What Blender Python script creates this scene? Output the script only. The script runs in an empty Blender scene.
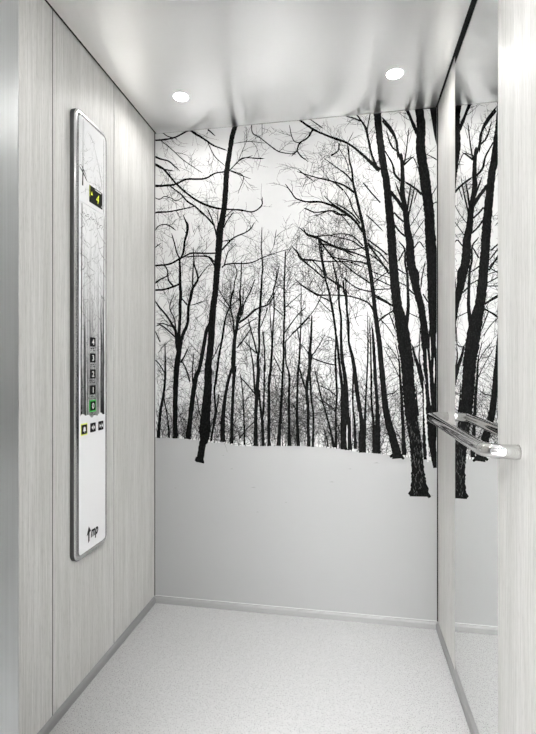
import bpy, bmesh, math, random
from mathutils import Vector, Matrix

C = bpy.context.scene.collection
XL, XR = -0.8992, 0.3696        # cabin side walls (finished faces)
YF, YB = 0.630, 2.0305          # inside of the front wall, face of the mural
H = 2.200                       # cabin height
EYE = 1.104
PI = math.pi

# ------------------------------------------------------------------ materials
def new_mat(name):
    m = bpy.data.materials.new(name); m.use_nodes = True
    nt = m.node_tree
    return m, nt, nt.nodes['Principled BSDF']

def plain(name, col, rough=0.5, metal=0.0, spec=0.5, emit=0.0):
    m, nt, b = new_mat(name)
    b.inputs['Base Color'].default_value = (*col, 1)
    b.inputs['Roughness'].default_value = rough
    b.inputs['Metallic'].default_value = metal
    b.inputs['Specular IOR Level'].default_value = spec
    if emit:
        b.inputs['Emission Color'].default_value = (*col, 1)
        b.inputs['Emission Strength'].default_value = emit
    return m

def ramp(nt, stops):
    r = nt.nodes.new('ShaderNodeValToRGB')
    e = r.color_ramp.elements
    while len(e) < len(stops): e.new(0.5)
    for k, (p, c) in enumerate(stops):
        e[k].position = p; e[k].color = (*c, 1)
    return r

def noise(nt, scale, detail, mapscale, vec=None, rough=0.5):
    tc = nt.nodes.new('ShaderNodeTexCoord')
    mp = nt.nodes.new('ShaderNodeMapping')
    mp.inputs['Scale'].default_value = mapscale
    n = nt.nodes.new('ShaderNodeTexNoise')
    n.inputs['Scale'].default_value = scale
    n.inputs['Detail'].default_value = detail
    n.inputs['Roughness'].default_value = rough
    nt.links.new(tc.outputs['Object'], mp.inputs['Vector'])
    nt.links.new(mp.outputs['Vector'], n.inputs['Vector'])
    return n

def mix(nt, a, b, fac, mode='MIX'):
    x = nt.nodes.new('ShaderNodeMix'); x.data_type = 'RGBA'; x.blend_type = mode
    x.inputs[0].default_value = fac if not hasattr(fac, 'links') else 0.5
    if hasattr(fac, 'links'): nt.links.new(fac, x.inputs[0])
    nt.links.new(a, x.inputs[6]); nt.links.new(b, x.inputs[7])
    return x.outputs[2]

def wood_mat():
    m, nt, b = new_mat('pale_grey_wood_laminate')
    fine = noise(nt, 95, 4, (3.6, 3.6, 0.06), rough=0.6)
    broad = noise(nt, 9, 3, (2.2, 2.2, 0.10))
    flake = noise(nt, 90, 2, (3.0, 3.0, 0.45))
    r1 = ramp(nt, [(0.30, WOOD_A), (0.70, WOOD_B)])
    r2 = ramp(nt, [(0.30, (0.86, 0.86, 0.85)), (0.72, (1.0, 1.0, 1.0))])
    r3 = ramp(nt, [(0.34, (0.84, 0.84, 0.83)), (0.46, (1, 1, 1))])
    nt.links.new(fine.outputs['Fac'], r1.inputs['Fac'])
    nt.links.new(broad.outputs['Fac'], r2.inputs['Fac'])
    nt.links.new(flake.outputs['Fac'], r3.inputs['Fac'])
    c = mix(nt, r1.outputs['Color'], r2.outputs['Color'], 1.0, 'MULTIPLY')
    c = mix(nt, c, r3.outputs['Color'], 0.55, 'MULTIPLY')
    nt.links.new(c, b.inputs['Base Color'])
    b.inputs['Roughness'].default_value = 0.5
    b.inputs['Specular IOR Level'].default_value = 0.35
    bp = nt.nodes.new('ShaderNodeBump'); bp.inputs['Strength'].default_value = 0.10
    bp.inputs['Distance'].default_value = 0.001
    nt.links.new(fine.outputs['Fac'], bp.inputs['Height'])
    nt.links.new(bp.outputs['Normal'], b.inputs['Normal'])
    return m

def floor_mat():
    m, nt, b = new_mat('speckled_pale_vinyl')
    n1 = noise(nt, 260, 2, (1, 1, 1)); n2 = noise(nt, 210, 1, (1, 1.1, 1)); n3 = noise(nt, 70, 3, (1, 1, 1))
    r1 = ramp(nt, [(0.34, FLOOR_D), (0.42, FLOOR_C)])
    r2 = ramp(nt, [(0.62, (1, 1, 1)), (0.68, (1.0, 1.0, 1.0))])
    r2.color_ramp.elements[0].color = (0.93, 0.93, 0.93, 1)
    r3 = ramp(nt, [(0.35, (0.93, 0.93, 0.93)), (0.65, (1, 1, 1))])
    nt.links.new(n1.outputs['Fac'], r1.inputs['Fac'])
    nt.links.new(n2.outputs['Fac'], r2.inputs['Fac'])
    nt.links.new(n3.outputs['Fac'], r3.inputs['Fac'])
    c = mix(nt, r1.outputs['Color'], r2.outputs['Color'], 1.0, 'MULTIPLY')
    c = mix(nt, c, r3.outputs['Color'], 1.0, 'MULTIPLY')
    nt.links.new(c, b.inputs['Base Color'])
    b.inputs['Roughness'].default_value = 0.55
    b.inputs['Specular IOR Level'].default_value = 0.3
    return m

def brushed(name, col, rough, sc, amt):
    m, nt, b = new_mat(name)
    n = noise(nt, 40, 3, sc)
    lo = tuple(x * (1 - amt) for x in col)
    r = ramp(nt, [(0.3, lo), (0.7, col)])
    nt.links.new(n.outputs['Fac'], r.inputs['Fac'])
    nt.links.new(r.outputs['Color'], b.inputs['Base Color'])
    b.inputs['Metallic'].default_value = 1
    b.inputs['Roughness'].default_value = rough
    return m

def ink_mat():
    m, nt, b = new_mat('printed_black')
    n = noise(nt, 160, 3, (1, 1, 0.6), rough=0.7)
    r = ramp(nt, [(0.45, (0.003, 0.003, 0.003)), (0.78, (0.014, 0.014, 0.014))])
    nt.links.new(n.outputs['Fac'], r.inputs['Fac'])
    nt.links.new(r.outputs['Color'], b.inputs['Base Color'])
    b.inputs['Roughness'].default_value = 0.45
    b.inputs['Specular IOR Level'].default_value = 0.03
    return m

WOOD_A, WOOD_B = (0.50, 0.494, 0.48), (0.71, 0.704, 0.688)
FLOOR_C, FLOOR_D = (0.52, 0.52, 0.52), (0.24, 0.24, 0.24)
M = dict(
    wood=wood_mat(), floor=floor_mat(),
    ceiling=brushed('satin_white_metal', (0.99, 0.99, 0.99), 0.31, (1, 6, 1), 0.01),
    steel=brushed('brushed_stainless', (0.54, 0.555, 0.56), 0.30, (8, 8, 0.08), 0.10),
    alu=plain('satin_grey_skirting', (0.31, 0.31, 0.31), 0.55, 0.2, 0.25),
    frame=plain('polished_aluminium', (0.60, 0.60, 0.60), 0.20, 1.0),
    frameside=plain('dark_frame_edge', (0.10, 0.10, 0.10), 0.30, 1.0),
    chrome=plain('polished_chrome', (0.66, 0.66, 0.65), 0.08, 1.0),
    mirror=plain('mirror_silver', (0.93, 0.935, 0.93), 0.0, 1.0),
    black=plain('black_shadow_gap', (0.012, 0.012, 0.012), 0.6, spec=0.2),
    groove=plain('dark_grey_groove', (0.03, 0.03, 0.03), 0.7, spec=0.2),
    sky=plain('printed_white', (0.535, 0.535, 0.535), 0.45, spec=0.25),
    snow=plain('printed_snow', (0.315, 0.315, 0.315), 0.45, spec=0.25),
    ink=ink_mat(),
    inkgrey=plain('printed_dark_grey', (0.06, 0.06, 0.06), 0.5, spec=0.15),
    inkpale=plain('printed_mid_grey', (0.22, 0.22, 0.22), 0.5, spec=0.15),
    face=plain('glossy_white_plate', (0.84, 0.84, 0.85), 0.12),
    facegrey=plain('plate_grey_print', (0.42, 0.42, 0.42), 0.25),
    facedark=plain('plate_dark_print', (0.035, 0.035, 0.035), 0.25),
    facemid=plain('plate_mid_print', (0.15, 0.15, 0.15), 0.25),
    button=plain('black_button', (0.008, 0.008, 0.008), 0.6, spec=0.1),
    legend=plain('white_legend', (0.85, 0.85, 0.85), 0.4),
    screen=plain('display_glass', (0.007, 0.008, 0.007), 0.5, spec=0.12),
    yellow=plain('lit_yellow_digit', (0.72, 0.80, 0.05), 0.5, emit=0.24),
    green=plain('lit_green_ring', (0.03, 0.33, 0.05), 0.5, emit=0.16),
    lime=plain('lit_yellow_ring', (0.62, 0.68, 0.12), 0.5, emit=0.08),
    logo=plain('black_logo_print', (0.008, 0.008, 0.008), 0.5, spec=0.2),
    lamp=plain('lit_lamp_lens', (1.0, 0.985, 0.96), 0.5, emit=1.0),
    ring=plain('white_lamp_ring', (0.85, 0.85, 0.85), 0.35),
    landing=plain('pale_landing_bounce', (0.70, 0.70, 0.69), 0.6),
    lobby=plain('dark_grey_landing_blocker', (0.10, 0.10, 0.10), 0.6),
)

# ------------------------------------------------------------------ mesh helpers
class MB:
    def __init__(s): s.v = []; s.f = []; s.mi = []; s.sm = []
    def face(s, pts, mi=0, smooth=False):
        n = len(s.v); s.v += [tuple(p) for p in pts]; s.f.append(tuple(range(n, n + len(pts)))); s.mi.append(mi); s.sm.append(smooth)
    def grid(s, rows, mi=0, closed=False, smooth=True):
        n = len(s.v); k = len(rows[0])
        for r in rows: s.v += [tuple(p) for p in r]
        for i in range(len(rows) - 1):
            for j in range(k if closed else k - 1):
                a = n + i * k + j; b = n + i * k + (j + 1) % k
                s.f.append((a, b, b + k, a + k)); s.mi.append(mi); s.sm.append(smooth)
    def box(s, x0, x1, y0, y1, z0, z1, mi=0):
        n = len(s.v)
        s.v += [(x0,y0,z0),(x1,y0,z0),(x1,y1,z0),(x0,y1,z0),(x0,y0,z1),(x1,y0,z1),(x1,y1,z1),(x0,y1,z1)]
        for q in ((0,3,2,1),(4,5,6,7),(0,1,5,4),(1,2,6,5),(2,3,7,6),(3,0,4,7)):
            s.f.append(tuple(n + i for i in q)); s.mi.append(mi); s.sm.append(False)
    def build(s, name, mats, parent=None, bevel=0, recalc=False, org=None):
        me = bpy.data.meshes.new(name)
        v = s.v
        if org is not None: v = [(p[0]-org[0], p[1]-org[1], p[2]-org[2]) for p in v]
        me.from_pydata(v, [], s.f)
        for m in (mats if isinstance(mats, (list, tuple)) else [mats]): me.materials.append(m)
        me.polygons.foreach_set('material_index', s.mi)
        me.polygons.foreach_set('use_smooth', s.sm)
        me.update()
        if recalc:
            bm = bmesh.new(); bm.from_mesh(me); bmesh.ops.remove_doubles(bm, verts=bm.verts, dist=1e-6)
            bmesh.ops.recalc_face_normals(bm, faces=bm.faces); bm.to_mesh(me); bm.free()
        o = bpy.data.objects.new(name, me); C.objects.link(o)
        if org is not None: o.location = org
        if parent: o.parent = parent
        if bevel:
            b = o.modifiers.new('bevel', 'BEVEL'); b.width = bevel; b.segments = 3; b.limit_method = 'ANGLE'
        return o

def empty(name, loc):
    o = bpy.data.objects.new(name, None); C.objects.link(o); o.location = loc; o.empty_display_size = 0.05
    return o
def tag(o, label, cat, group=None):
    o['label'] = label; o['category'] = cat
    if group: o['group'] = group
    return o
def struct(o): o['kind'] = 'structure'; return o
def sbox(name, m, dims, parent=None, bevel=0):
    b = MB(); b.box(*dims); o = b.build(name, m, parent, bevel)
    return o if parent else struct(o)

def catmull(pts, step):
    out = []
    n = len(pts)
    for i in range(n - 1):
        p0 = pts[max(i-1, 0)]; p1 = pts[i]; p2 = pts[i+1]; p3 = pts[min(i+2, n-1)]
        L = math.hypot(p2[0]-p1[0], p2[1]-p1[1]); k = max(1, int(L / step))
        for j in range(k):
            t = j / k
            q = []
            for a in range(2):
                q.append(0.5*((2*p1[a]) + (-p0[a]+p2[a])*t + (2*p0[a]-5*p1[a]+4*p2[a]-p3[a])*t*t + (-p0[a]+3*p1[a]-3*p2[a]+p3[a])*t**3))
            q.append(p1[2] + (p2[2]-p1[2]) * t); out.append(q)
    out.append(list(pts[-1]))
    return out

# ------------------------------------------------------------------ the forest print (millimetres on the mural: across, up, width)
FOREST = """
T 382,2233,159 388,2201,218 374,2147,210 366,2098,205 350,1996,228 340,1853,238 326,1767,274 319,1736,297 310,1618,298 303,1541,275 296,1448,257 287,1388,275 279,1303,321 276,1233,299 267,1150,313 262,1113,345 260,1012,391 251,899,460 246,823,552 242,763,414 236,754,346 229,717,323 220,663,378
T 273,1324,92 266,1297,138 254,1274,147 239,1192,166 220,1099,166 202,1053,213 189,974,213 174,854,213 165,770,255
T 124,1239,139 121,1183,223 111,1113,256 104,1011,233 101,852,196 104,771,233
T 116,1174,140 110,1216,158 105,1268,140 96,1290,112
T 120,1174,140 121,1206,140 121,1262,140 126,1341,139 126,1393,139 129,1445,139 126,1487,139 126,1550,112 124,1602,93 130,1611,84 143,1640,93 148,1686,93 160,1727,111 162,1763,121 154,1779,74 145,1800,37
B 123,1169,140 130,1211,149 134,1237,158 145,1268,149 162,1304,134 167,1382,130 178,1428,139 188,1469,120 211,1506,92 207,1541,69 197,1568,69 192,1599,51 190,1645,37
B 188,1469,74 187,1502,65 189,1548,60 191,1590,37
B 132,1425,56 145,1410,60 160,1391,60
B 211,1506,65 237,1542,41 266,1573,28
B 184,1391,37 203,1395,42 227,1404,37 251,1408,23
B 105,1268,112 91,1295,93 61,1342,84 27,1381,70 2,1414,61
B 105,1286,65 96,1332,51 76,1375,47 80,1405,42 94,1435,33
B 101,1244,75 61,1280,65 27,1303,56 16,1299,47
B 99,1287,56 50,1305,56 24,1308,47
B 27,1221,56 10,1259,47 2,1273,42
B 125,1490,93 88,1477,89 44,1466,84 2,1465,80
B 91,1483,79 69,1510,70 65,1548,56 55,1573,51 42,1581,37
B 2,1498,89 33,1516,66 64,1529,51
B 2,1580,80 44,1581,75 83,1587,79 113,1602,84 126,1609,79 143,1615,70 178,1630,74 219,1629,74 270,1626,69 308,1626,69
B 167,1615,51 218,1616,55 267,1609,69 289,1586,73
B 246,1618,46 268,1605,60 292,1570,73
B 88,1715,47 99,1678,56 110,1636,61 124,1609,70
B 2,1745,56 17,1763,47 42,1771,37 71,1765,56 96,1747,47
B 2,1665,56 22,1678,42
B 2,1955,113 17,1953,108 97,1954,89 157,1974,83 242,1971,78 296,1992,64 349,1996,55
B 1,2057,103 42,2032,89 74,1996,84 116,1948,88 174,1897,83 224,1863,92 278,1839,96 331,1826,82 392,1819,59 458,1806,41
B 19,2042,56 47,2029,61 84,2020,56
B 79,1946,51 129,1908,60 161,1872,79 202,1843,69 251,1799,51 278,1770,46 296,1735,41
B 2,2168,75 56,2168,75 106,2175,70 152,2194,70 197,2210,60
B 169,2207,69 197,2184,102 242,2154,78 286,2121,69 340,2097,46
B 2,2092,94 28,2079,75 70,2065,65 97,2041,56 116,2024,42
B 33,2164,37 88,2116,37 138,2068,37 189,2030,32 224,2005,28
B 260,2196,60 286,2172,50
B 260,2136,32 291,2073,41 331,2032,32
B 32,2210,37 61,2184,37 97,2171,37
B 366,2003,41 410,2042,41 458,2056,32
B 365,1998,36 427,1969,36 449,1960,23
B 340,1785,46 374,1817,36
B 2,1828,75 27,1830,75 70,1829,61 143,1838,51 192,1846,46
B 2,1898,38 27,1889,37 47,1902,37 86,1890,33 106,1878,33 135,1889,28
B 263,1821,46 285,1768,55 297,1726,69 303,1700,82
B 222,1819,42 251,1796,46 285,1757,50
B 308,1814,37 308,1762,37 308,1715,55
B 374,1799,46 351,1770,46 335,1739,59
B 327,1638,78 369,1682,68 395,1698,59 432,1711,54 460,1728,59 473,1747,45
B 341,1680,46 374,1684,46
B 327,1557,64 340,1570,59 379,1575,55 442,1573,59 479,1580,54 513,1595,45 577,1615,31 622,1626,27
B 340,1576,50 353,1621,46 364,1637,36 384,1655,23
B 385,1574,41 398,1533,45 387,1492,46 382,1445,55 374,1427,55 364,1378,73 351,1350,73 342,1319,73 329,1237,91 313,1154,101 306,1099,105 299,1044,105 291,994,92 296,900,92 282,806,92 275,764,101
B 316,1452,41 341,1410,41 363,1378,46
B 364,1378,46 411,1416,41
B 319,1408,32 353,1376,37
B 382,1455,46 369,1424,50 368,1373,55 379,1323,64 382,1286,68 387,1245,77
B 314,1205,46 285,1145,41 266,1122,41
T 381,1081,205 382,1150,191 387,1231,146 398,1286,136 402,1331,136 414,1382,100 411,1438,82 414,1467,59 416,1491,54 419,1572,45
B 406,1313,64 424,1354,59 432,1392,59 447,1422,59 463,1452,54 477,1488,36
B 427,1453,45 424,1387,54 412,1336,64
B 407,1304,77 447,1330,63 479,1358,63 502,1374,59
B 402,1272,45 437,1296,45 481,1321,36
B 398,1190,64 426,1226,54 458,1271,45
T 381,1099,209 366,1072,119 344,976,137 331,857,201 331,761,229
T 386,1109,205 384,1068,155 380,995,127 374,858,128 373,755,146
B 412,1072,36 418,1045,45 426,963,54 430,877,63 433,750,77
B 52,1207,47 53,1079,94 47,992,112 28,887,131 19,771,169
B 53,1071,56 23,1118,52 2,1137,47
B 47,954,56 65,861,61 74,773,75
B 174,1035,69 155,1095,65 134,1132,60
B 186,1035,65 186,1090,51 191,1159,42
B 128,1123,102 145,1150,74 161,1183,56
B 206,970,46 219,898,55 229,869,46
B 313,980,55 304,916,55 294,843,55
B 261,782,37 285,861,41 304,916,41
T 484,747,226 485,779,181 485,878,140 490,987,162 497,1081,153 495,1138,131 501,1199,95 500,1275,99 505,1374,108 510,1451,90 513,1511,72 517,1554,68 511,1637,45 513,1721,32
B 451,1317,45 464,1265,59 479,1214,68 490,1164,72
B 438,1215,41 458,1194,45 485,1169,54
B 412,1311,68 443,1330,63 474,1358,68 504,1372,68 541,1384,63 559,1409,49 573,1436,36
B 420,1051,45 443,1028,50 479,985,54
B 454,1213,32 465,1158,54 473,1109,68 481,980,90
B 412,782,54 443,823,45 479,859,41
B 518,1264,63 525,1168,63 528,1082,72
B 524,1108,67 523,992,76 520,911,90 513,865,90
T 500,1000,90 505,930,90 513,879,117 518,798,126 519,748,135
B 566,1449,49 569,1364,58 564,1283,63 561,1230,85 559,1178,99 554,1100,108 548,1055,135 545,1005,112 545,879,135 545,781,135 548,749,180
B 566,1449,45 583,1509,40 591,1556,27
B 557,1239,54 551,1334,36 548,1378,27
B 538,1365,40 527,1333,40 518,1311,45 511,1293,45
T 589,751,206 592,800,143 598,892,116 604,992,103 608,1082,89 612,1149,89 612,1223,85 614,1298,76 617,1373,76 614,1448,71 617,1549,54 619,1615,36
B 617,1258,54 642,1292,49 675,1335,44 703,1361,31
B 622,1218,40 652,1252,40 685,1287,36 721,1325,27
B 617,1367,40 652,1398,36 685,1426,31
B 571,1368,36 607,1336,40
B 620,1213,45 622,1128,58 631,1095,67 637,1064,89 636,982,98 636,881,107 637,783,125 637,752,160
B 571,1143,45 586,1113,45 603,1077,49
B 690,1468,27 690,1436,35 690,1346,44 688,1273,53 685,1197,71 681,1122,89 676,1068,89 673,982,89 672,882,107 678,753,160
B 673,1273,44 681,1228,44
B 685,1091,67 700,1033,71 710,1007,80
B 654,935,44 672,904,53 676,846,44
T 737,1320,62 735,1245,88 730,1188,115 730,1138,150 726,1082,133 718,1042,133 715,983,124 721,918,124 721,843,119 725,752,159
B 729,1069,88 736,958,80 744,894,79 742,751,115
B 734,1148,57 765,1192,44 789,1236,35
B 734,1148,57 760,1135,57 804,1120,57 838,1113,48
B 732,1148,53 712,1179,40 698,1197,31
B 751,1091,40 767,1023,62 782,959,66 801,895,70 816,836,79 828,788,96 833,753,131
B 782,1018,44 816,1001,44 843,977,48
B 791,950,40 816,935,44 839,916,44
B 794,821,44 804,788,53 808,753,70
T 766,1667,40 774,1609,53 791,1517,70 803,1469,70 811,1442,83 821,1393,88 830,1343,96 840,1270,88 843,1220,74 840,1148,79 843,1082,92 847,984,83 843,911,70 843,837,79 843,752,123
T 854,1476,57 855,1441,79 857,1377,83 865,1314,87 865,1231,114 869,1148,131 879,1082,148 886,1008,183 888,916,218 891,829,262 895,742,261
T 845,1244,53 852,1178,87 862,1082,114 870,1012,131 875,956,218 876,851,244 876,744,240
T 876,1471,70 877,1440,87 886,1409,109 891,1342,83 896,1298,122 898,1220,87 906,1178,113 915,1143,131 923,1089,157 933,1004,165 946,911,165 954,822,260 957,733,347
B 917,1069,61 915,950,65 923,863,87 927,748,130
B 978,1329,22 980,1221,48 980,1178,61 976,1071,61 970,951,74 966,853,130 963,788,152
B 986,1299,22 991,1199,52 994,1048,82 995,951,86 1004,854,112 1008,733,216
B 999,1264,69 1005,1177,125 1011,1057,129 1018,951,129 1021,855,198 1018,731,302
B 903,873,52 906,808,65 908,743,87
B 888,1523,35 885,1462,44 891,1396,52
B 817,1488,70 839,1472,66 862,1451,66
B 817,1407,66 830,1332,70 844,1262,74
T 898,2054,44 901,2003,61 911,1964,78 917,1904,87 927,1858,104 939,1806,109 951,1753,117 961,1702,130 970,1641,130 980,1576,147 990,1515,151 1001,1428,155 1014,1313,173 1028,1207,198 1034,1134,207 1041,1061,215 1050,962,224 1058,904,258 1072,842,309 1087,791,343 1097,749,364 1102,712,385
B 921,1862,87 875,1898,83 817,1921,57 758,1939,44 685,1967,31
B 875,1875,65 843,1906,61 817,1922,53
B 914,1908,65 888,1943,57 843,1979,44 804,2011,31
B 956,1688,91 933,1728,87 901,1762,109 863,1790,109 817,1816,83 765,1833,62 712,1836,44 676,1848,36
B 863,1792,70 824,1823,57 800,1847,35
B 895,1766,87 850,1772,66 817,1790,53 771,1776,31 743,1771,22
B 946,1727,69 914,1768,65 875,1799,52 843,1818,35
B 939,1753,56 914,1794,57 901,1834,48 885,1861,44
B 901,1723,48 875,1757,39 860,1768,35
B 959,1628,65 927,1663,56 901,1680,48 856,1686,44 811,1682,44 725,1683,66 705,1711,44
B 975,1576,65 927,1598,65 863,1620,92 804,1649,75 765,1671,97 725,1686,71 690,1716,35
B 962,1622,52 908,1615,44 850,1629,35
B 965,1895,52 997,1853,56 1032,1812,56
B 978,1757,43 1005,1730,43 1035,1698,43
B 978,1641,61 1005,1613,60 1031,1593,60 1060,1555,52
B 721,1689,71 766,1670,97 784,1643,75 824,1589,70 847,1563,48
B 766,1672,62 778,1638,57 787,1562,62 801,1504,75
B 657,1632,44 676,1610,84 691,1583,93 738,1576,75 784,1568,53 860,1565,52 903,1561,44 946,1542,43
B 691,1583,71 726,1553,66 760,1523,62 792,1493,70
B 744,1570,53 772,1540,53 801,1504,53
B 829,1561,57 841,1509,57 852,1445,70
B 801,1499,66 830,1481,61 860,1462,61 891,1431,52
B 672,1486,40 691,1468,58 726,1444,75 747,1431,88 765,1421,101 789,1420,66 838,1419,44 878,1414,35
B 774,1414,62 804,1400,57 821,1388,53
B 774,1396,35 804,1363,35 830,1341,39
B 773,1399,35 740,1345,35 695,1292,35 663,1260,31
B 784,1645,66 821,1635,57 860,1622,61 912,1591,48
B 685,1845,40 732,1831,44 772,1831,70 817,1815,83 860,1795,96
B 714,1803,53 755,1786,44 824,1790,53 860,1773,48
B 612,1421,45 618,1524,40 621,1604,31
B 541,1396,54 562,1431,54 574,1477,45 582,1529,31
B 568,1653,31 577,1705,27
B 466,2207,41 470,2161,41 504,2137,41 552,2096,45 593,2066,49 654,2051,27
B 514,2203,27 514,2153,23
B 682,2201,75 741,2155,93 786,2129,75 848,2100,101 893,2079,83 936,2044,91 989,1991,130 1030,1950,181
B 741,2151,75 718,2117,71 684,2098,71 671,2064,58 657,2051,44
B 672,2064,58 690,2038,58 712,2020,31
B 684,2098,36 660,2107,40 647,2135,36 640,2169,31
B 627,1909,36 647,1881,45 667,1853,49 713,1834,62
B 374,1819,64 412,1818,54 470,1805,59 511,1829,54 514,1856,36
B 372,2008,46 400,2034,45 428,2052,41 507,2042,45
B 379,1995,36 428,1967,36 407,1904,23
B 442,2125,23 421,2080,27 407,2047,27
B 396,2122,23 456,2124,32 511,2113,23
B 687,1972,35 707,1954,40 738,1930,31
B 857,2082,61 853,2051,57 834,2037,61 821,2031,83
B 1018,1964,103 997,2017,86 980,2094,91 972,2134,95 954,2167,65 932,2200,52
B 976,2125,43 989,2198,43
B 954,2167,52 925,2184,48 893,2195,48 873,2209,35
B 732,2197,35 777,2161,44
B 1040,2163,77 1075,2116,73 1100,2070,81 1104,2008,68
B 901,2006,35 893,2072,31 912,2114,26
B 899,1962,35 886,2007,35 860,2053,26
T 1026,2237,327 1021,2212,345 1022,2164,302 1030,2085,267 1041,1999,284 1050,1937,301 1057,1903,301 1066,1811,326 1075,1714,360 1080,1627,369 1085,1554,377 1093,1458,390 1103,1362,402 1115,1313,492 1125,1256,564 1132,1206,555 1137,1166,555 1144,1109,520 1148,1043,511 1154,955,511 1162,888,511 1178,775,493 1185,688,510 1190,619,616 1193,582,743 1194,554,764
T 1137,1270,171 1147,1347,132 1147,1408,115 1143,1504,94 1135,1544,77 1133,1606,64 1115,1633,51
T 1119,2006,111 1122,1975,137 1125,1909,162 1123,1860,188 1130,1807,196 1140,1744,218 1144,1686,256 1154,1634,320 1158,1551,375 1170,1489,332 1186,1417,280 1200,1359,263 1211,1283,271 1218,1201,339 1228,1142,296 1239,1070,169
B 1118,1989,103 1104,2028,98 1095,2085,86 1077,2126,86 1046,2168,73
B 1117,1899,90 1093,1928,86 1082,1974,77 1055,2026,52
B 1101,2029,73 1077,2053,60 1060,2110,43
B 1130,1965,73 1147,1982,64 1163,1994,43
B 1130,1971,60 1139,2019,51 1149,2108,38
B 1137,1987,38 1167,1995,38 1188,1949,30
B 1077,1853,129 1106,1813,133 1130,1774,128
B 1097,1887,34 1106,1861,68 1122,1817,85
B 1089,1766,69 1108,1743,64 1130,1723,64
B 1092,1713,73 1108,1688,68 1135,1661,68
B 1108,1557,60 1126,1592,56
B 1144,1887,72 1179,1861,77 1202,1835,98
B 1159,1887,21 1156,1858,51 1149,1816,72 1144,1765,64
B 1176,1891,21 1170,1852,43 1161,1805,64 1149,1752,72
B 1184,1848,34 1174,1814,38
B 1171,1609,51 1193,1636,47 1207,1617,47
B 1163,1652,34 1190,1694,34 1208,1721,34
B 1159,1709,30 1184,1746,30 1200,1779,25
B 1190,1405,72 1189,1456,76 1188,1502,89 1180,1521,68
B 1200,1448,51 1204,1487,47 1215,1540,42
B 1208,1413,64 1228,1379,51
B 1108,1520,51 1140,1499,51
B 1114,1464,43 1140,1449,43
B 1151,1435,60 1171,1414,60
B 1154,1332,34 1184,1317,34
B 1196,1261,42 1192,1197,42 1171,1189,34
B 1010,1415,60 1054,1388,60 1079,1370,56
B 1010,1438,43 1072,1439,47
B 1014,1484,43 1072,1454,47
B 1014,1574,56 1040,1547,65 1067,1516,69
B 1018,1294,39 1068,1334,39 1089,1350,39
B 1072,1327,43 1083,1297,43 1092,1271,47
B 1005,1410,60 1052,1383,56 1081,1366,51
B 984,1651,56 1026,1617,60 1062,1585,60
B 986,1624,61 1031,1565,65 1068,1503,69
B 993,1588,43 1031,1556,47 1062,1525,56
B 1001,1464,39 1026,1487,43 1056,1508,43
B 1018,1295,43 1047,1323,47 1079,1339,43
B 993,1519,43 1022,1505,39 1064,1490,34
B 1014,1324,35 1056,1284,34 1085,1241,34
B 972,1607,56 938,1634,52 906,1655,44 817,1681,31
B 984,1545,69 950,1559,65 915,1565,57 817,1587,48
B 993,1464,73 950,1494,61 915,1520,57 853,1576,48
B 1003,1349,82 989,1372,73 967,1390,65 897,1413,52 817,1420,48
B 993,1429,60 932,1448,52 870,1495,44
T 1155,2224,213 1182,2239,255 1191,2208,323 1200,2126,365 1198,2043,382 1206,1970,407 1217,1892,424 1222,1845,423 1227,1811,415 1234,1738,410 1236,1682,423 1241,1611,452 1245,1548,482 1247,1480,465 1249,1406,448 1253,1286,388 1249,1226,465 1239,1193,634 1240,1112,613 1244,1007,507 1245,897,507 1249,796,444 1255,732,317 1261,678,211
B 1135,2214,128 1144,2198,128 1158,2163,106 1171,2129,128 1184,2094,144
B 1206,2200,42 1237,2197,42
B 1227,2001,34 1245,1991,38 1266,1976,42
B 1245,1789,34 1261,1800,51 1269,1796,42
B 1249,1839,34 1261,1859,34
T 1167,1185,77 1174,1151,102 1184,1122,127 1201,1056,153 1214,999,178 1218,922,212 1215,795,153 1218,712,152
B 1194,1185,42 1192,1142,59 1202,1087,59 1212,1036,85
B 1097,1198,34 1110,1134,51 1114,1057,94 1120,984,111 1125,878,120 1132,728,171
B 1064,1198,30 1089,1164,34 1110,1125,43
B 1056,1168,26 1089,1108,34 1110,1061,43
B 1064,988,43 1089,993,34 1102,1006,26
B 1180,1027,34 1182,964,59 1190,896,64
B 1192,667,21 1200,642,21
P 1231,2217,42 1269,2230,42 1269,2032,42 1266,2037,42 1253,2082,42 1243,2150,42 1235,2199,42
W 1212,1032,34 1215,985,68 1216,922,76 1220,858,85 1224,795,76 1228,702,68
W 1237,1218,21 1238,1176,42 1239,1146,17
W 1253,1129,34 1253,1079,59 1253,1049,25
W 1224,1167,25 1227,1125,51 1230,1083,59 1234,1007,42 1239,956,25
W 1262,1235,25 1262,1197,34
W 1263,796,34 1264,754,42
W 891,838,31 891,786,52 892,760,26
W 909,960,22 910,873,39 911,786,22
W 940,896,22 942,839,35
B 1176,598,170 1161,570,170 1150,561,107
B 1208,600,170 1222,573,169 1236,552,106
B 210,688,139 201,670,92
B 230,684,138 240,660,69
B 1085,727,129 1072,718,86
B 1114,728,128 1130,711,85
"""

def parse_forest():
    L = []
    for l in FOREST.strip().splitlines():
        k, *p = l.split()
        L.append((k, [(float(a), float(b), float(c)/10*(1.1 if k != 'W' and float(c) < 300 else 1.0) if c else 0.0) for a, b, c in ((q.split(',') + [''])[:3] for q in p)]))
    return L

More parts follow.
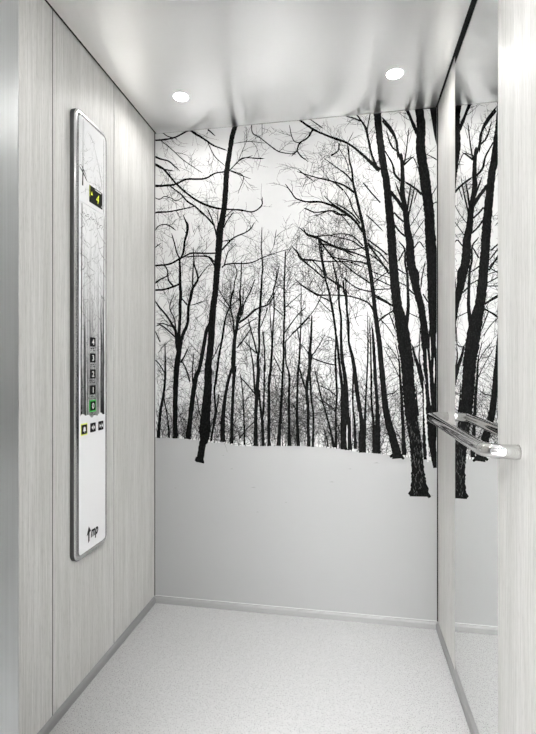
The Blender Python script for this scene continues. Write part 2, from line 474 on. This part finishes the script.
class Print:
    """ribbons of ink on a flat plate; to3d turns (across, up, lift) in millimetres into a point"""
    def __init__(s, mb, to3d, lim, rng): s.mb = mb; s.to = to3d; s.lim = lim; s.r = rng
    def clip(s, u, v):
        a, b, c, d = s.lim
        return min(max(u, a), b), min(max(v, c), d)
    def ribbon(s, pts, mi, lift, rough=0.0, step=7.0, wmin=0.0):
        pts = list(pts)
        if step:
            for end in (0, -1):                 # draw thin ends out to a point
                a, b = (pts[0], pts[1]) if end == 0 else (pts[-1], pts[-2])
                if a[2] < b[2] and a[1] > 780 or a[2] <= 6:
                    L = math.hypot(a[0]-b[0], a[1]-b[1]) or 1.0; k = min(14.0, L)/L
                    t = (a[0] + (a[0]-b[0])*k, a[1] + (a[1]-b[1])*k, a[2]*0.25)
                    pts = [t] + pts if end == 0 else pts + [t]
        q = catmull(pts, step) if step else pts
        rows = []
        for i, (u, v, w) in enumerate(q):
            a = q[max(i-1, 0)]; b = q[min(i+1, len(q)-1)]
            dx, dy = b[0]-a[0], b[1]-a[1]; L = math.hypot(dx, dy) or 1.0
            nx, ny = -dy/L, dx/L
            w = max(w, wmin)
            wl = w/2 * (1 + s.r.uniform(-rough, rough)); wr = w/2 * (1 + s.r.uniform(-rough, rough))
            p1 = s.clip(u + nx*wl, v + ny*wl); p2 = s.clip(u - nx*wr, v - ny*wr)
            rows.append([s.to(*p1, lift), s.to(*p2, lift)])
        s.mb.grid(rows, mi, smooth=False)
    def twig(s, u, v, ang, length, w, mi, lift, depth=1):
        a, b, c, d = s.lim
        n = max(3, int(length / 11)); st = length / n
        pts = [(u, v, w)]
        bend = s.r.uniform(-0.05, 0.05)
        for i in range(n):
            ang += bend + s.r.gauss(0, 0.13)
            u += math.cos(ang) * st; v += math.sin(ang) * st
            if not (a + 1 < u < b - 1 and c + 1 < v < d - 1): break
            pts.append((u, v, w * (1 - 0.6 * (i + 1) / n)))
            if depth > 0 and s.r.random() < 0.42:
                s.twig(u, v, ang + s.r.choice((-1, 1)) * s.r.uniform(0.4, 0.95), length * s.r.uniform(0.25, 0.5), w * 0.75, mi, lift, depth - 1)
        if len(pts) > 1: s.ribbon(pts, mi, lift, 0.15, 0)

def snow_line(u):
    P = SNOW
    for (a, b), (c, d) in zip(P, P[1:]):
        if a <= u <= c: return b + (d - b) * (u - a) / (c - a)
    return P[-1][1]
SNOW = [(0,775),(101,773),(174,768),(246,763),(294,755),(327,761),(365,752),(412,745),(550,749),(685,755),(773,751),(860,746),(912,738),(989,732),(1081,726),(1135,720),(1216,714),(1270,703)]

# ------------------------------------------------------------------ the setting
FRONT = 0.580
sbox('floor', M['floor'], (XL, XR, FRONT, YB + 0.01, -0.03, 0.0))
sbox('landing_floor', M['landing'], (-1.5, 1.1, -1.92, FRONT - 0.012, -0.03, 0.0))  # unseen floor, kept pale to bounce light up into the cabin
sbox('unseen_bounce_wall', M['landing'], (-1.5, 1.1, -1.92, -1.8, 0.0, 2.7))  # added out of view as a pale soft reflector facing the mural
sbox('unseen_block_wall_left', M['lobby'], (-1.5, -1.38, -1.8, FRONT - 0.012, 0.0, 2.7))  # both side walls added unseen, dark, to block light on the near panels
sbox('unseen_block_wall_right', M['lobby'], (0.98, 1.1, -1.8, FRONT - 0.012, 0.0, 2.7))
GAP = 0.0095
LX0, LX1, LY0, LY1, LR = -0.6720, 0.1690, 1.7735, 0.900, 0.0300
def ceiling_panel():
    b = MB(); b.box(XL + GAP, XR - GAP, YF, YB, H, H + 0.025)
    o = struct(b.build('ceiling', M['ceiling']))
    c = MB()                                   # round openings for the downlights
    for x in (LX0, LX1):
        for y in (LY0, LY1):
            r = [[(x + LR*math.cos(2*PI*k/48), y + LR*math.sin(2*PI*k/48), z) for k in range(48)] for z in (H - 0.01, H + 0.04)]
            c.grid(r, 0, closed=True, smooth=False); c.face(r[0][::-1]); c.face(r[1])
    k = c.build('cutter', M['ceiling'], recalc=True)
    m = o.modifiers.new('holes', 'BOOLEAN'); m.object = k; m.operation = 'DIFFERENCE'; m.solver = 'EXACT'
    me = bpy.data.meshes.new_from_object(o.evaluated_get(bpy.context.evaluated_depsgraph_get()))
    o.modifiers.clear(); o.data = me
    bpy.data.objects.remove(k)
ceiling_panel()
struct(sbox('trim_1', M['black'], (XL, XL + GAP, YF, YB, H + 0.004, H + 0.02)))
struct(sbox('trim_2', M['black'], (XR - GAP, XR, YF, YB, H + 0.004, H + 0.02)))
sbox('ceiling_slab', M['black'], (XL - 0.03, XR + 0.03, YF, YB + 0.03, H + 0.0255, H + 0.06))

sbox('unseen_block_ceiling', M['lobby'], (-1.5, 1.1, -0.95, FRONT - 0.012, 2.7, 2.75))  # added out of view to cut steep sky light through the doorway

# left wall: backing and wood panels with grooves between them
wl = sbox('wall_left', M['groove'], (XL - 0.04, XL - 0.0012, FRONT, YB + 0.03, 0, H + 0.025))
SEAM = [0.6305, 0.9035, 1.2775, 1.6525, YB - 0.001]
for a, b in zip(SEAM, SEAM[1:]):
    bb = MB(); bb.box(XL - 0.012, XL, a + 0.0021, b - 0.0021, 0.0, H + 0.02); bb.build('wall_panel', M['wood'], wl, 0.0003)
wr = sbox('wall_right', M['groove'], (XR + 0.012, XR + 0.04, FRONT, YB + 0.03, 0, H + 0.025))
MIR0, MIR1 = 1.2392, 1.7154
for a, b in ((0.6305, MIR0), (MIR1, YB - 0.001)):
    bb = MB(); bb.box(XR, XR + 0.012, a + 0.0004, b - 0.0004, 0.0, H + 0.02); bb.build('wall_panel', M['wood'], wr, 0.0004)
sbox('wall_back', M['black'], (XL - 0.012, XR + 0.012, YB + 0.012, YB + 0.03, 0, H + 0.025))

# front wall with the doorway the photograph is taken through
JL = -0.498
def jamb(x0, x1, name):
    b = MB(); b.box(x0, x1, FRONT - 0.012, YF, 0, H + 0.025); return struct(b.build(name, M['steel'], None, 0.006))
wf = jamb(XL - 0.012, JL, 'wall_front')
bb = MB(); bb.box(0.335, XR + 0.012, FRONT - 0.012, YF, 0, H + 0.025); bb.build('door_jamb', M['steel'], wf, 0.006)
bb = MB(); bb.box(JL, 0.335, FRONT - 0.012, YF, 2.06, H + 0.025); bb.build('door_header', M['steel'], wf, 0.004)

# skirting: a low profile with a sloped top
def skirting(name, p0, p1, n):
    """p0->p1 along the wall foot, n points into the cabin"""
    prof = [(0, 0), (0.009, 0), (0.009, 0.022), (0.0055, 0.029), (0, 0.031)]
    b = MB(); rows = []
    for p in (p0, p1): rows.append([(p[0] + n[0]*d, p[1] + n[1]*d, z) for d, z in prof])
    b.grid(rows, 0, closed=True, smooth=False)
    b.face(rows[0]); b.face(rows[1][::-1])
    return struct(b.build(name, M['alu'], None, recalc=True))
skirting('baseboard_back', (XL, YB), (XR, YB), (0, -1))
skirting('baseboard_left', (XL, YF), (XL, YB - 0.009), (1, 0))
skirting('baseboard_right', (XR, YF), (XR, YB - 0.009), (-1, 0))

# ------------------------------------------------------------------ mural
rng = random.Random(11)
mb = MB()
U0, U1, V0, V1 = 3.0, 1264.5, 0.0, 2198.0
mb.box(XL + 0.003, XR - 0.0045, YB, YB + 0.010, 0.0, H - 0.0012, 0)
def mural3d(u, v, lift): return (XL + u/1000, YB - lift, v/1000)
P = Print(mb, mural3d, (U0 + 1, U1 - 1, V0, V1), rng)
forest = parse_forest()
# far haze of thin stems and brush behind the snow line
for i in range(210):
    u = rng.uniform(8, 1255); s0 = snow_line(u)
    h = rng.uniform(60, 420) * (0.55 if u < 380 else 1.0)
    P.twig(u, s0 - 3, PI/2 + rng.gauss(0, 0.10), h, rng.uniform(1.3, 3.4), rng.choice((2, 2, 3, 3, 4)), 0.00025, 1)
for i in range(1000):
    u = rng.uniform(5, 1260); s0 = snow_line(u)
    v = s0 + abs(rng.gauss(0, 85)) * (0.7 if u < 380 else 1.0)
    P.twig(u, v, rng.uniform(0, PI), rng.uniform(14, 60), rng.uniform(1.0, 2.5), rng.choice((2, 2, 3, 3)), 0.00025, 0)
# fine canopy
def canopy(n, box, wr, mis, ln):
    for i in range(n):
        u = rng.uniform(box[0], box[1]); v = rng.uniform(box[2], box[3])
        P.twig(u, v, PI/2 + rng.gauss(0, 0.6), rng.uniform(*ln), rng.uniform(*wr), rng.choice(mis), 0.00025, 1)
canopy(150, (5, 390, 820, 1420), (1.2, 2.5), (2, 2, 3), (50, 170))
canopy(75, (5, 280, 1420, 1800), (1.0, 1.9), (2, 2, 3), (40, 120))
canopy(36, (5, 330, 1800, 2130), (1.0, 1.8), (2, 3), (40, 110))
canopy(190, (330, 760, 880, 1500), (1.2, 2.4), (2, 2, 3), (60, 190))
canopy(40, (330, 640, 1480, 1660), (0.9, 1.5), (3, 3, 4), (40, 120))
canopy(150, (600, 1020, 1400, 1680), (1.2, 2.4), (2, 2, 3), (40, 130))
canopy(120, (740, 1010, 900, 1640), (1.2, 2.4), (2, 2, 3), (50, 150))
canopy(100, (690, 1010, 1640, 2000), (1.0, 1.9), (2, 2, 3), (40, 120))
canopy(44, (760, 1010, 1950, 2180), (1.0, 1.7), (2, 3), (30, 100))
canopy(90, (1000, 1260, 1350, 2180), (1.1, 2.1), (2, 2, 3), (40, 120))
canopy(60, (1000, 1260, 760, 1350), (1.1, 2.2), (2, 2, 3), (40, 120))
# snow field in front of the haze
xs = [U0 + (U1 - U0) * i / 260 for i in range(261)]
rows = [[mural3d(u, 34, 0.0004), mural3d(u, snow_line(u) + rng.uniform(-1.6, 1.6), 0.0004)] for u in xs]
mb.grid(rows, 1, smooth=False)
# traced trees
for idx, (k, pts) in enumerate(forest):
    lift = 0.00048 + idx*3e-6
    if k == 'P':
        mb.face([mural3d(*P.clip(u, v), lift) for u, v, w in pts], 2); continue
    if k == 'W': P.ribbon(pts, 0, 0.0014, 0.5, 5); continue
    if k == 'T': P.ribbon(pts, 2, lift, 0.09, 7)
    else: P.ribbon(pts, 2, lift, 0.14, 8, 1.5)
    # twigs growing from it towards its thin end
    up = pts if pts[0][2] >= pts[-1][2] else pts[::-1]
    if k == 'T' and max(p[2] for p in pts) > 34: dens = 0.004
    elif k == 'T': dens = 0.016
    else: dens = 0.030
    for (a, b) in zip(up, up[1:]):
        L = math.hypot(b[0]-a[0], b[1]-a[1]); n = L * dens
        n = int(n) + (rng.random() < n - int(n))
        for _ in range(n):
            t = rng.random(); u = a[0] + (b[0]-a[0])*t; v = a[1] + (b[1]-a[1])*t
            if v < snow_line(u) + 25: continue
            an = math.atan2(b[1]-a[1], b[0]-a[0]) + rng.choice((-1, 1)) * rng.uniform(0.45, 1.0)
            P.twig(u, v, an, rng.uniform(30, 110), rng.uniform(1.0, 2.3), rng.choice((2, 2, 2, 3)), 0.00042 + rng.random()*4e-5, 1)
    if max(p[2] for p in pts) > 70:            # grey bark on the foot of the nearest trunk
        q = catmull(pts, 8)
        for _ in range(85):
            a = rng.choice([p for p in q if 560 < p[1] < 860])
            u = a[0] + rng.uniform(-0.44, 0.44)*min(a[2], 52); v = a[1] + rng.uniform(-6, 6)
            P.ribbon([(u, v, 0.8), (u + rng.uniform(-3, 3), v + rng.uniform(3, 8), rng.uniform(1.5, 3.2)), (u + rng.uniform(-4, 4), v + rng.uniform(9, 18), 0.6)], 3, 0.0015, 0.3, 0)
# bark flecks near the foot of the two nearest trunks, dry leaves on the snow
for (u, v, w) in [(370, 640, 4), (470, 560, 5), (490, 450, 3), (1240, 560, 4), (100, 540, 3), (820, 600, 5), (900, 660, 4), (1010, 690, 6), (330, 700, 3), (620, 500, 3)]:
    P.ribbon([(u, v, w*0.3), (u + w*1.2, v + w*0.2, w*0.7), (u + w*2.2, v, w*0.2)], 4, 0.0006, 0.3, 2)
mural = mb.build('forest_mural', [M['sky'], M['snow'], M['ink'], M['inkgrey'], M['inkpale']])
tag(mural, 'black and white mural of bare winter trees above smooth snow covering the back wall', 'mural')

# ------------------------------------------------------------------ mirror
b = MB(); b.box(XR, XR + 0.012, MIR0 + 0.0004, MIR1 - 0.0004, 0.0, H + 0.018)
tag(b.build('wall_mirror', M['mirror'], None, 0.0006), 'tall narrow full height mirror set between the pale wood panels behind the handrail', 'mirror')

# ------------------------------------------------------------------ handrail
def tube(path, r, seg=28):
    rows = []
    prev = None
    for i, p in enumerate(path):
        p = Vector(p); a = Vector(path[max(i-1, 0)]); c = Vector(path[min(i+1, len(path)-1)])
        d = (c - a).normalized(); up = Vector((0, 0, 1)); x = d.cross(up).normalized(); y = x.cross(d)
        rows.append([tuple(p + (x * math.cos(t) + y * math.sin(t)) * r) for t in [2*PI*k/seg for k in range(seg)]])
    return rows
RX, RZ, RR, BR = XR - 0.068, 0.916, 0.0165, 0.046
Y0, Y1 = 1.094, 1.836
path = [(XR + 0.002, Y0, RZ), (RX + BR, Y0, RZ)]
for k in range(1, 13):
    t = PI/2 * k/12; path.append((RX + BR - BR*math.sin(t), Y0 + BR - BR*math.cos(t), RZ))
for k in range(1, 8): path.append((RX, Y0 + BR + (Y1 - Y0 - 2*BR)*k/8, RZ))
for k in range(0, 13):
    t = PI/2 * k/12; path.append((RX + BR - BR*math.cos(t), Y1 - BR + BR*math.sin(t), RZ))
path.append((XR + 0.002, Y1, RZ))
b = MB(); rows = tube(path, RR); b.grid(rows, 0, closed=True); b.face(rows[0][::-1]); b.face(rows[-1])
tag(b.build('handrail', M['chrome'], None, recalc=True), 'polished chrome tube handrail with bent ends across the mirror on the right wall', 'handrail')

# ------------------------------------------------------------------ control panel on the left wall
PY0, PY1, PZ0, PZ1 = 1.3660, 1.5720, 0.458, 1.962
PX = XL + 0.0205                       # face of the plate
panel = empty('control_panel', (XL, (PY0 + PY1)/2, PZ0))
tag(panel, 'tall narrow lift control panel with floor buttons and printed trees on the left wall', 'control panel')
def rrect(y0, y1, z0, z1, r, n=8):
    out = []
    for cy_, cz_, a0 in ((y1 - r, z1 - r, 0), (y0 + r, z1 - r, PI/2), (y0 + r, z0 + r, PI), (y1 - r, z0 + r, 3*PI/2)):
        for k in range(n + 1):
            t = a0 + PI/2*k/n; out.append((cy_ + r*math.cos(t), cz_ + r*math.sin(t)))
    return out
def local(b, name, m, parent, base=None, **kw):
    """build world-space geometry as a child of the panel (or of a part of it)"""
    o = b.build(name, m, None, **kw)
    o.parent = parent
    if parent is panel: o.matrix_parent_inverse = Matrix.Translation(panel.location).inverted()
    return o
# frame: a rounded aluminium surround, quarter-round in section
b = MB()
SECT = [(-0.0005, 0.0), (0.0125, 0.0), (0.0148, 0.0010), (0.0160, 0.0032), (0.0205, 0.0188), (0.0100, 0.0196)]   # out of the wall, in from the edge
rows = [[(XL + d, y, z) for y, z in rrect(PY0 + i, PY1 - i, PZ0 + i, PZ1 - i, 0.030 - i*0.9)] for d, i in SECT]
b.grid(rows[:3], 1, closed=True); b.grid(rows[2:], 0, closed=True)
local(b, 'frame', [M['frame'], M['frameside']], panel, recalc=True)
# two glossy plates: upper indicator window, lower button plate
FY0, FY1, FZ0, FZ1 = PY0 + 0.0203, PY1 - 0.0203, PZ0 + 0.0203, PZ1 - 0.0203
SEP = 1.656
def plate3d(u, v, lift): return (PX + lift, u/1000, v/1000)
def slab(b, outline, x0, x1, mi=0):
    b.face([(x1, y, z) for y, z in outline], mi)
    n = len(outline)
    for i in range(n):
        p, q = outline[i], outline[(i+1) % n]
        b.face([(x0, p[0], p[1]), (x0, q[0], q[1]), (x1, q[0], q[1]), (x1, p[0], p[1])], mi)
def corner_outline(y0, y1, z0, z1, rt, rb):
    out = []
    for cy_, cz_, a0, r in ((y1 - rt, z1 - rt, 0, rt), (y0 + rt, z1 - rt, PI/2, rt), (y0 + rb, z0 + rb, PI, rb), (y1 - rb, z0 + rb, 3*PI/2, rb)):
        for k in range(7):
            t = a0 + PI/2*k/6; out.append((cy_ + r*math.cos(t), cz_ + r*math.sin(t)))
    return out
r2 = random.Random(5)
FM = [M['face'], M['facegrey'], M['facemid'], M['facedark']]
# upper plate with pale twigs
b = MB(); slab(b, corner_outline(FY0, FY1, SEP + 0.0012, FZ1, 0.011, 0.002), XL + 0.011, PX)
Q = Print(b, plate3d, (FY0*1000 + 1, FY1*1000 - 1, SEP*1000 + 3, FZ1*1000 - 6), r2)
Q.ribbon([(1409, 1925, 1.6), (1408, 1850, 1.8), (1408, 1790, 3.0), (1408, 1765, 5.5), (1407, 1738, 6.5), (1406, 1712, 7.5)], 3, 0.0002, 0.1, 6)
Q.ribbon([(1388, 1772, 1.2), (1396, 1778, 1.2), (1404, 1774, 3.4), (1420, 1760, 4.0)], 3, 0.0002, 0.2, 5)
Q.ribbon([(1396, 1764, 4.5), (1410, 1756, 6.5), (1424, 1744, 4.5)], 3, 0.0002, 0.2, 5)
Q.ribbon([(1462, 1895, 0.8), (1490, 1850, 1.4), (1512, 1805, 1.8), (1526, 1760, 2.2)], 2, 0.0002, 0.1, 6)
Q.ribbon([(1540, 1920, 2.0), (1541, 1800, 2.6), (1540, 1670, 3.0)], 2, 0.0002, 0.1, 8)
for i in range(60):
    Q.twig(r2.uniform(1392, 1540), r2.uniform(1680, 1905), r2.uniform(0.2, 2.9), r2.uniform(18, 60), r2.uniform(0.5, 1.0), r2.choice((1, 2, 2, 3)), 0.00015, 1)
local(b, 'indicator_plate', FM, panel)
# lower plate: trees down to a wavy snow edge, plain below
b = MB(); slab(b, corner_outline(FY0, FY1, FZ0, SEP - 0.0012, 0.002, 0.011), XL + 0.011, PX)
def psnow(u): return 936 + 5*math.sin((u - 1387)/17.0) + 3*math.sin(u/6.0) - (u - 1467)*0.05
Q = Print(b, plate3d, (FY0*1000 + 1, FY1*1000 - 1, 925, SEP*1000 - 3), r2)
def shade_strip(u0, u1, v0, v1, mi, n):
    for i in range(n):
        u = r2.uniform(u0, u1); a = r2.uniform(v0, v1); Q.ribbon([(u, psnow(u), r2.uniform(1.0, 3.2)), (u + r2.uniform(-3, 3), (a + 935)/2, 2.0), (u + r2.uniform(-6, 6), a, 0.6)], mi, 0.00012 + 0.00004*mi, 0.2, 14)
shade_strip(1392, 1542, 1150, 1600, 1, 70)
shade_strip(1392, 1542, 1000, 1350, 2, 60)
shade_strip(1515, 1545, 980, 1420, 3, 12)
shade_strip(1390, 1425, 980, 1400, 3, 10)
Q.ribbon([(1396, 938, 7), (1398, 1150, 6), (1400, 1400, 5), (1402, 1650, 4)], 3, 0.0003, 0.12, 8)
Q.ribbon([(1541, 930, 8), (1540, 1150, 7), (1541, 1400, 5), (1543, 1640, 4)], 3, 0.0003, 0.12, 8)
Q.ribbon([(1419, 940, 5), (1417, 1120, 4), (1412, 1290, 2.4), (1408, 1380, 1.2)], 3, 0.0003, 0.15, 8)
Q.ribbon([(1524, 932, 7), (1526, 1080, 6), (1522, 1230, 3.4), (1516, 1330, 1.6)], 3, 0.0003, 0.15, 8)
Q.ribbon([(1505, 935, 3), (1503, 1100, 2.6), (1508, 1300, 1.6)], 2, 0.0003, 0.15, 8)
Q.ribbon([(1438, 938, 3), (1440, 1100, 2.6), (1436, 1300, 1.6)], 2, 0.0003, 0.15, 8)
for (u, v, du, dv, w) in [(1400, 1480, 30, -6, 2.4), (1402, 1430, 22, 16, 2), (1541, 1560, -38, 28, 2), (1540, 1500, -30, 22, 2.2), (1541, 1440, -36, 42, 2), (1540, 1350, -30, 26, 2), (1402, 1610, 30, -18, 2), (1400, 1570, 20, 18, 1.6)]:
    Q.ribbon([(u, v, w), (u + du*0.5, v + dv*0.35, w*0.8), (u + du, v + dv, w*0.4)], 3, 0.0003, 0.2, 5)
for i in range(230):
    Q.twig(r2.uniform(1392, 1542), r2.uniform(960, 1645), r2.uniform(0.3, 2.8), r2.uniform(16, 70), r2.uniform(0.6, 1.5), r2.choice((1, 2, 2, 3)), 0.0002, 1)
for i in range(34):        # dashed row of buds across the top of the lower print
    u = 1404 + i*4.0; v = 1622 - i*0.4 + r2.uniform(-7, 7)
    Q.ribbon([(u, v, 1.0), (u + 3, v + r2.uniform(-5, 5), 3.0), (u + 5, v + r2.uniform(-4, 4), 1.0)], r2.choice((2, 3)), 0.0003, 0.3, 0)
us = [FY0*1000 + 0.6 + (FY1 - FY0 - 0.0012)*1000*i/80 for i in range(81)]
b.grid([[plate3d(u, 890, 0.00042), plate3d(u, psnow(u) + r2.uniform(-0.8, 0.8), 0.00042)] for u in us], 0, smooth=False)
lower = local(b, 'button_plate', FM, panel)

def text_faces(body, size, shear=0.0, bold=0.0):
    cu = bpy.data.curves.new('legend', 'FONT'); cu.body = body; cu.size = size; cu.shear = shear; cu.offset = bold
    cu.align_x = 'CENTER'; cu.align_y = 'CENTER'; cu.resolution_u = 4
    o = bpy.data.objects.new('legend', cu); C.objects.link(o)
    dg = bpy.context.evaluated_depsgraph_get()
    me = bpy.data.meshes.new_from_object(o.evaluated_get(dg))
    V = [tuple(v.co) for v in me.vertices]; F = [tuple(p.vertices) for p in me.polygons]
    xs_ = [v[0] for v in V]; ys_ = [v[1] for v in V]
    cx, cy_ = (min(xs_) + max(xs_))/2, (min(ys_) + max(ys_))/2
    V = [(x - cx, y - cy_) for x, y, z in V]
    bpy.data.objects.remove(o); bpy.data.curves.remove(cu); bpy.data.meshes.remove(me)
    return V, F
def put_text(b, body, y, z, x, size, shear=0.0, bold=0.0, sx=1.0, mi=0):
    V, F = text_faces(body, size, shear, bold)
    for f in F: b.face([(x, y + V[i][0]*sx, z + V[i][1]) for i in f], mi)

# display: black window, yellow arrow and floor number
b = MB(); slab(b, [(1.5298, 1.7305), (1.4462, 1.7305), (1.4462, 1.6722), (1.5298, 1.6722)], PX - 0.001, PX + 0.0012)
disp = local(b, 'display', M['screen'], panel)
b = MB(); put_text(b, '4', 1.4965, 1.6985, PX + 0.0016, 0.047, 0.2, -0.0004, 0.85)
local(b, 'floor_digit', M['yellow'], disp)['label'] = 'glowing yellow number four'
b = MB(); ax, az = 1.4600, 1.7050
b.face([(PX + 0.0016, ax - 0.0048, az - 0.006), (PX + 0.0016, ax + 0.0048, az - 0.006), (PX + 0.0016, ax, az + 0.008)])
b.face([(PX + 0.0016, 1.4466, 1.690), (PX + 0.0016, 1.4482, 1.690), (PX + 0.0016, 1.4482, 1.7295), (PX + 0.0016, 1.4466, 1.7295)])
local(b, 'direction_arrow', M['yellow'], disp)
b = MB()
b.face([(PX + 0.0016, 1.4790, 1.7240), (PX + 0.0016, 1.5210, 1.7240), (PX + 0.0016, 1.5210, 1.7268), (PX + 0.0016, 1.4790, 1.7268)])
local(b, 'status_bar', M['legend'], disp)
b = MB(); b.face([(PX + 0.0016, 1.5195, 1.6775), (PX + 0.0016, 1.5255, 1.6775), (PX + 0.0016, 1.5225, 1.6835)])
local(b, 'status_mark', M['legend'], disp)

def ring_faces(b, y, z, h, t, x):
    for (a0, a1, c0, c1) in ((-h, h, h - t, h), (-h, h, -h, -h + t), (-h, -h + t, -h + t, h - t), (h - t, h, -h + t, h - t)):
        b.face([(x, y + a0, z + c0), (x, y + a1, z + c0), (x, y + a1, z + c1), (x, y + a0, z + c1)])
def button(name, y, z, legend):
    hw = 0.0158
    b = MB(); slab(b, rrect(y - hw, y + hw, z - hw, z + hw, 0.002, 3), PX - 0.001, PX + 0.0022)
    bt = local(b, name, M['button'], panel)
    b = MB(); legend(b, y, z, PX + 0.0026); local(b, 'legend', M['legend'], bt)
    return bt
def num(ch): return lambda b, y, z, x: put_text(b, ch, y, z, x, 0.027, 0, 0.0006)
for ch, z in (('4', 1.191), ('3', 1.1355), ('2', 1.080), ('1', 1.0245), ('0', 0.969)):
    bt = button('floor_button', 1.4665, z, num(ch))
    bt['label'] = 'black floor button marked ' + ch
    b = MB()
    for k, (dy, dz) in enumerate(((-0.011, 0.0035), (-0.011, -0.0035), (-0.004, 0.0035), (0.006, 0.0035), (0.006, -0.0035), (0.0125, -0.0035))):
        cy_, cz_ = 1.4665 + dy, z - 0.0265 + dz
        ring = [(cy_ + 0.0021*math.cos(2*PI*i/8), cz_ + 0.0021*math.sin(2*PI*i/8)) for i in range(8)]
        slab(b, ring, PX, PX + 0.0010)
    local(b, 'braille_dots', M['facedark'], bt)
    if ch == '0':
        b = MB(); ring_faces(b, 1.4665, z, 0.0205, 0.0047, PX + 0.0008); local(b, 'lit_ring', M['green'], bt)['label'] = 'glowing green ring'
def bell(b, y, z, x):
    pts = [(-0.009, -0.006), (0.009, -0.006), (0.007, -0.003), (0.0062, 0.004), (0.003, 0.0085), (-0.003, 0.0085), (-0.0062, 0.004), (-0.007, -0.003)]
    b.face([(x, y + p, z + q) for p, q in pts])
    b.face([(x, y - 0.0025, z - 0.0095), (x, y + 0.0025, z - 0.0095), (x, y + 0.0025, z - 0.0072), (x, y - 0.0025, z - 0.0072)])
def door_sign(opening):
    def f(b, y, z, x):
        b.face([(x, y - 0.0007, z - 0.0095), (x, y + 0.0007, z - 0.0095), (x, y + 0.0007, z + 0.0095), (x, y - 0.0007, z + 0.0095)])
        for s in (-1, 1):
            if opening: t = [(x, y + s*0.0025, z - 0.0075), (x, y + s*0.0025, z + 0.0075), (x, y + s*0.0105, z)]
            else: t = [(x, y + s*0.0105, z - 0.0075), (x, y + s*0.0105, z + 0.0075), (x, y + s*0.0025, z)]
            b.face(t)
    return f
bt = button('alarm_button', 1.4135, 0.894, bell)
b = MB(); ring_faces(b, 1.4135, 0.894, 0.0200, 0.0042, PX + 0.0008); local(b, 'lit_ring', M['lime'], bt)['label'] = 'glowing yellow ring'
button('door_open_button', 1.4675, 0.894, door_sign(True))
button('door_close_button', 1.5190, 0.894, door_sign(False))
# logo: an upward arrow and two slanted letters
b = MB(); lx = PX + 0.0005
def poly(pts): b.face([(lx, y, z) for y, z in pts])
poly([(1.4385, 0.5010), (1.4470, 0.5065), (1.4470, 0.5350), (1.4385, 0.5310)])
poly([(1.4290, 0.5270), (1.4425, 0.5330), (1.4425, 0.5580)]); poly([(1.4425, 0.5330), (1.4560, 0.5390), (1.4425, 0.5580)])
put_text(b, 'mp', 1.4790, 0.5220, lx, 0.048, 0.22, 0.0021, sx=0.74)
local(b, 'logo', M['logo'], panel)['label'] = 'black arrow and letters mp'

# ------------------------------------------------------------------ ceiling lights
REC = 0.010
def downlight(x, y, label):
    t = empty('ceiling_downlight', (x, y, H))
    tag(t, label, 'ceiling light', 'recessed downlights')
    seg = 40
    b = MB(); rows = []
    for r, z in ((0.0335, 0.0), (0.0332, -0.0008), (0.0300, -0.0012), (0.0292, 0.0), (0.0262, REC - 0.001)):
        rows.append([(r*math.cos(2*PI*k/seg), r*math.sin(2*PI*k/seg), z) for k in range(seg)])
    b.grid(rows, 0, closed=True); b.build('trim_ring', M['ring'], t)
    b = MB(); rows = []
    for r, z in ((0.0275, REC), (0.018, REC - 0.0006), (0.009, REC - 0.0009), (0.0005, REC - 0.001)):
        rows.append([(r*math.cos(2*PI*k/seg), r*math.sin(2*PI*k/seg), z) for k in range(seg)])
    b.grid(rows, 0, closed=True); b.build('lens', M['lamp'], t, recalc=True)
    return t
downlight(LX0, LY0, 'small round lit ceiling downlight on the left, above the wood wall and control panel')
downlight(LX1, LY0, 'small round lit ceiling downlight on the right, above the dark trunks near the mirror')
downlight(LX0, LY1, 'unseen added ceiling downlight near the doorway on the control panel side')  # front pair is unseen, assumed and added to light the cabin
downlight(LX1, LY1, 'unseen added ceiling downlight near the doorway on the mirror side')
M['lamp'].node_tree.nodes['Principled BSDF'].inputs['Emission Strength'].default_value = LAMP = 80.0

# ------------------------------------------------------------------ daylight of the landing, camera
w = bpy.data.worlds.new('landing_light'); bpy.context.scene.world = w; w.use_nodes = True
nt = w.node_tree; bg = nt.nodes['Background']
tc = nt.nodes.new('ShaderNodeTexCoord'); sp = nt.nodes.new('ShaderNodeSeparateXYZ'); mr = nt.nodes.new('ShaderNodeMapRange')
mr.inputs['From Min'].default_value = -1.0; mr.inputs['From Max'].default_value = 1.0
rp = ramp(nt, [(0.46, (0.9, 0.9, 0.9)), (0.56, (0.9, 0.9, 0.9)), (0.78, (0.9, 0.9, 0.9))])
nt.links.new(tc.outputs['Generated'], sp.inputs[0]); nt.links.new(sp.outputs['Z'], mr.inputs['Value'])
nt.links.new(mr.outputs['Result'], rp.inputs['Fac']); nt.links.new(rp.outputs['Color'], bg.inputs['Color'])
bg.inputs['Strength'].default_value = 9.0

cd = bpy.data.cameras.new('camera'); cam = bpy.data.objects.new('camera', cd); C.objects.link(cam)
cd.sensor_fit = 'VERTICAL'; cd.sensor_height = 36.0; cd.lens = 459.0/734.0*36.0
cd.clip_start = 0.02
cam.location = (0, 0, EYE); cam.rotation_euler = (PI/2, 0, math.radians(10.008))
sc = bpy.context.scene; sc.camera = cam
sc.view_settings.view_transform = 'Standard'; sc.view_settings.look = 'None'
sc.view_settings.gamma = 1.0; sc.view_settings.use_curve_mapping = False
sc.view_settings.exposure = 2.2
sc.cycles.max_bounces = 14; sc.cycles.diffuse_bounces = 8; sc.cycles.glossy_bounces = 8
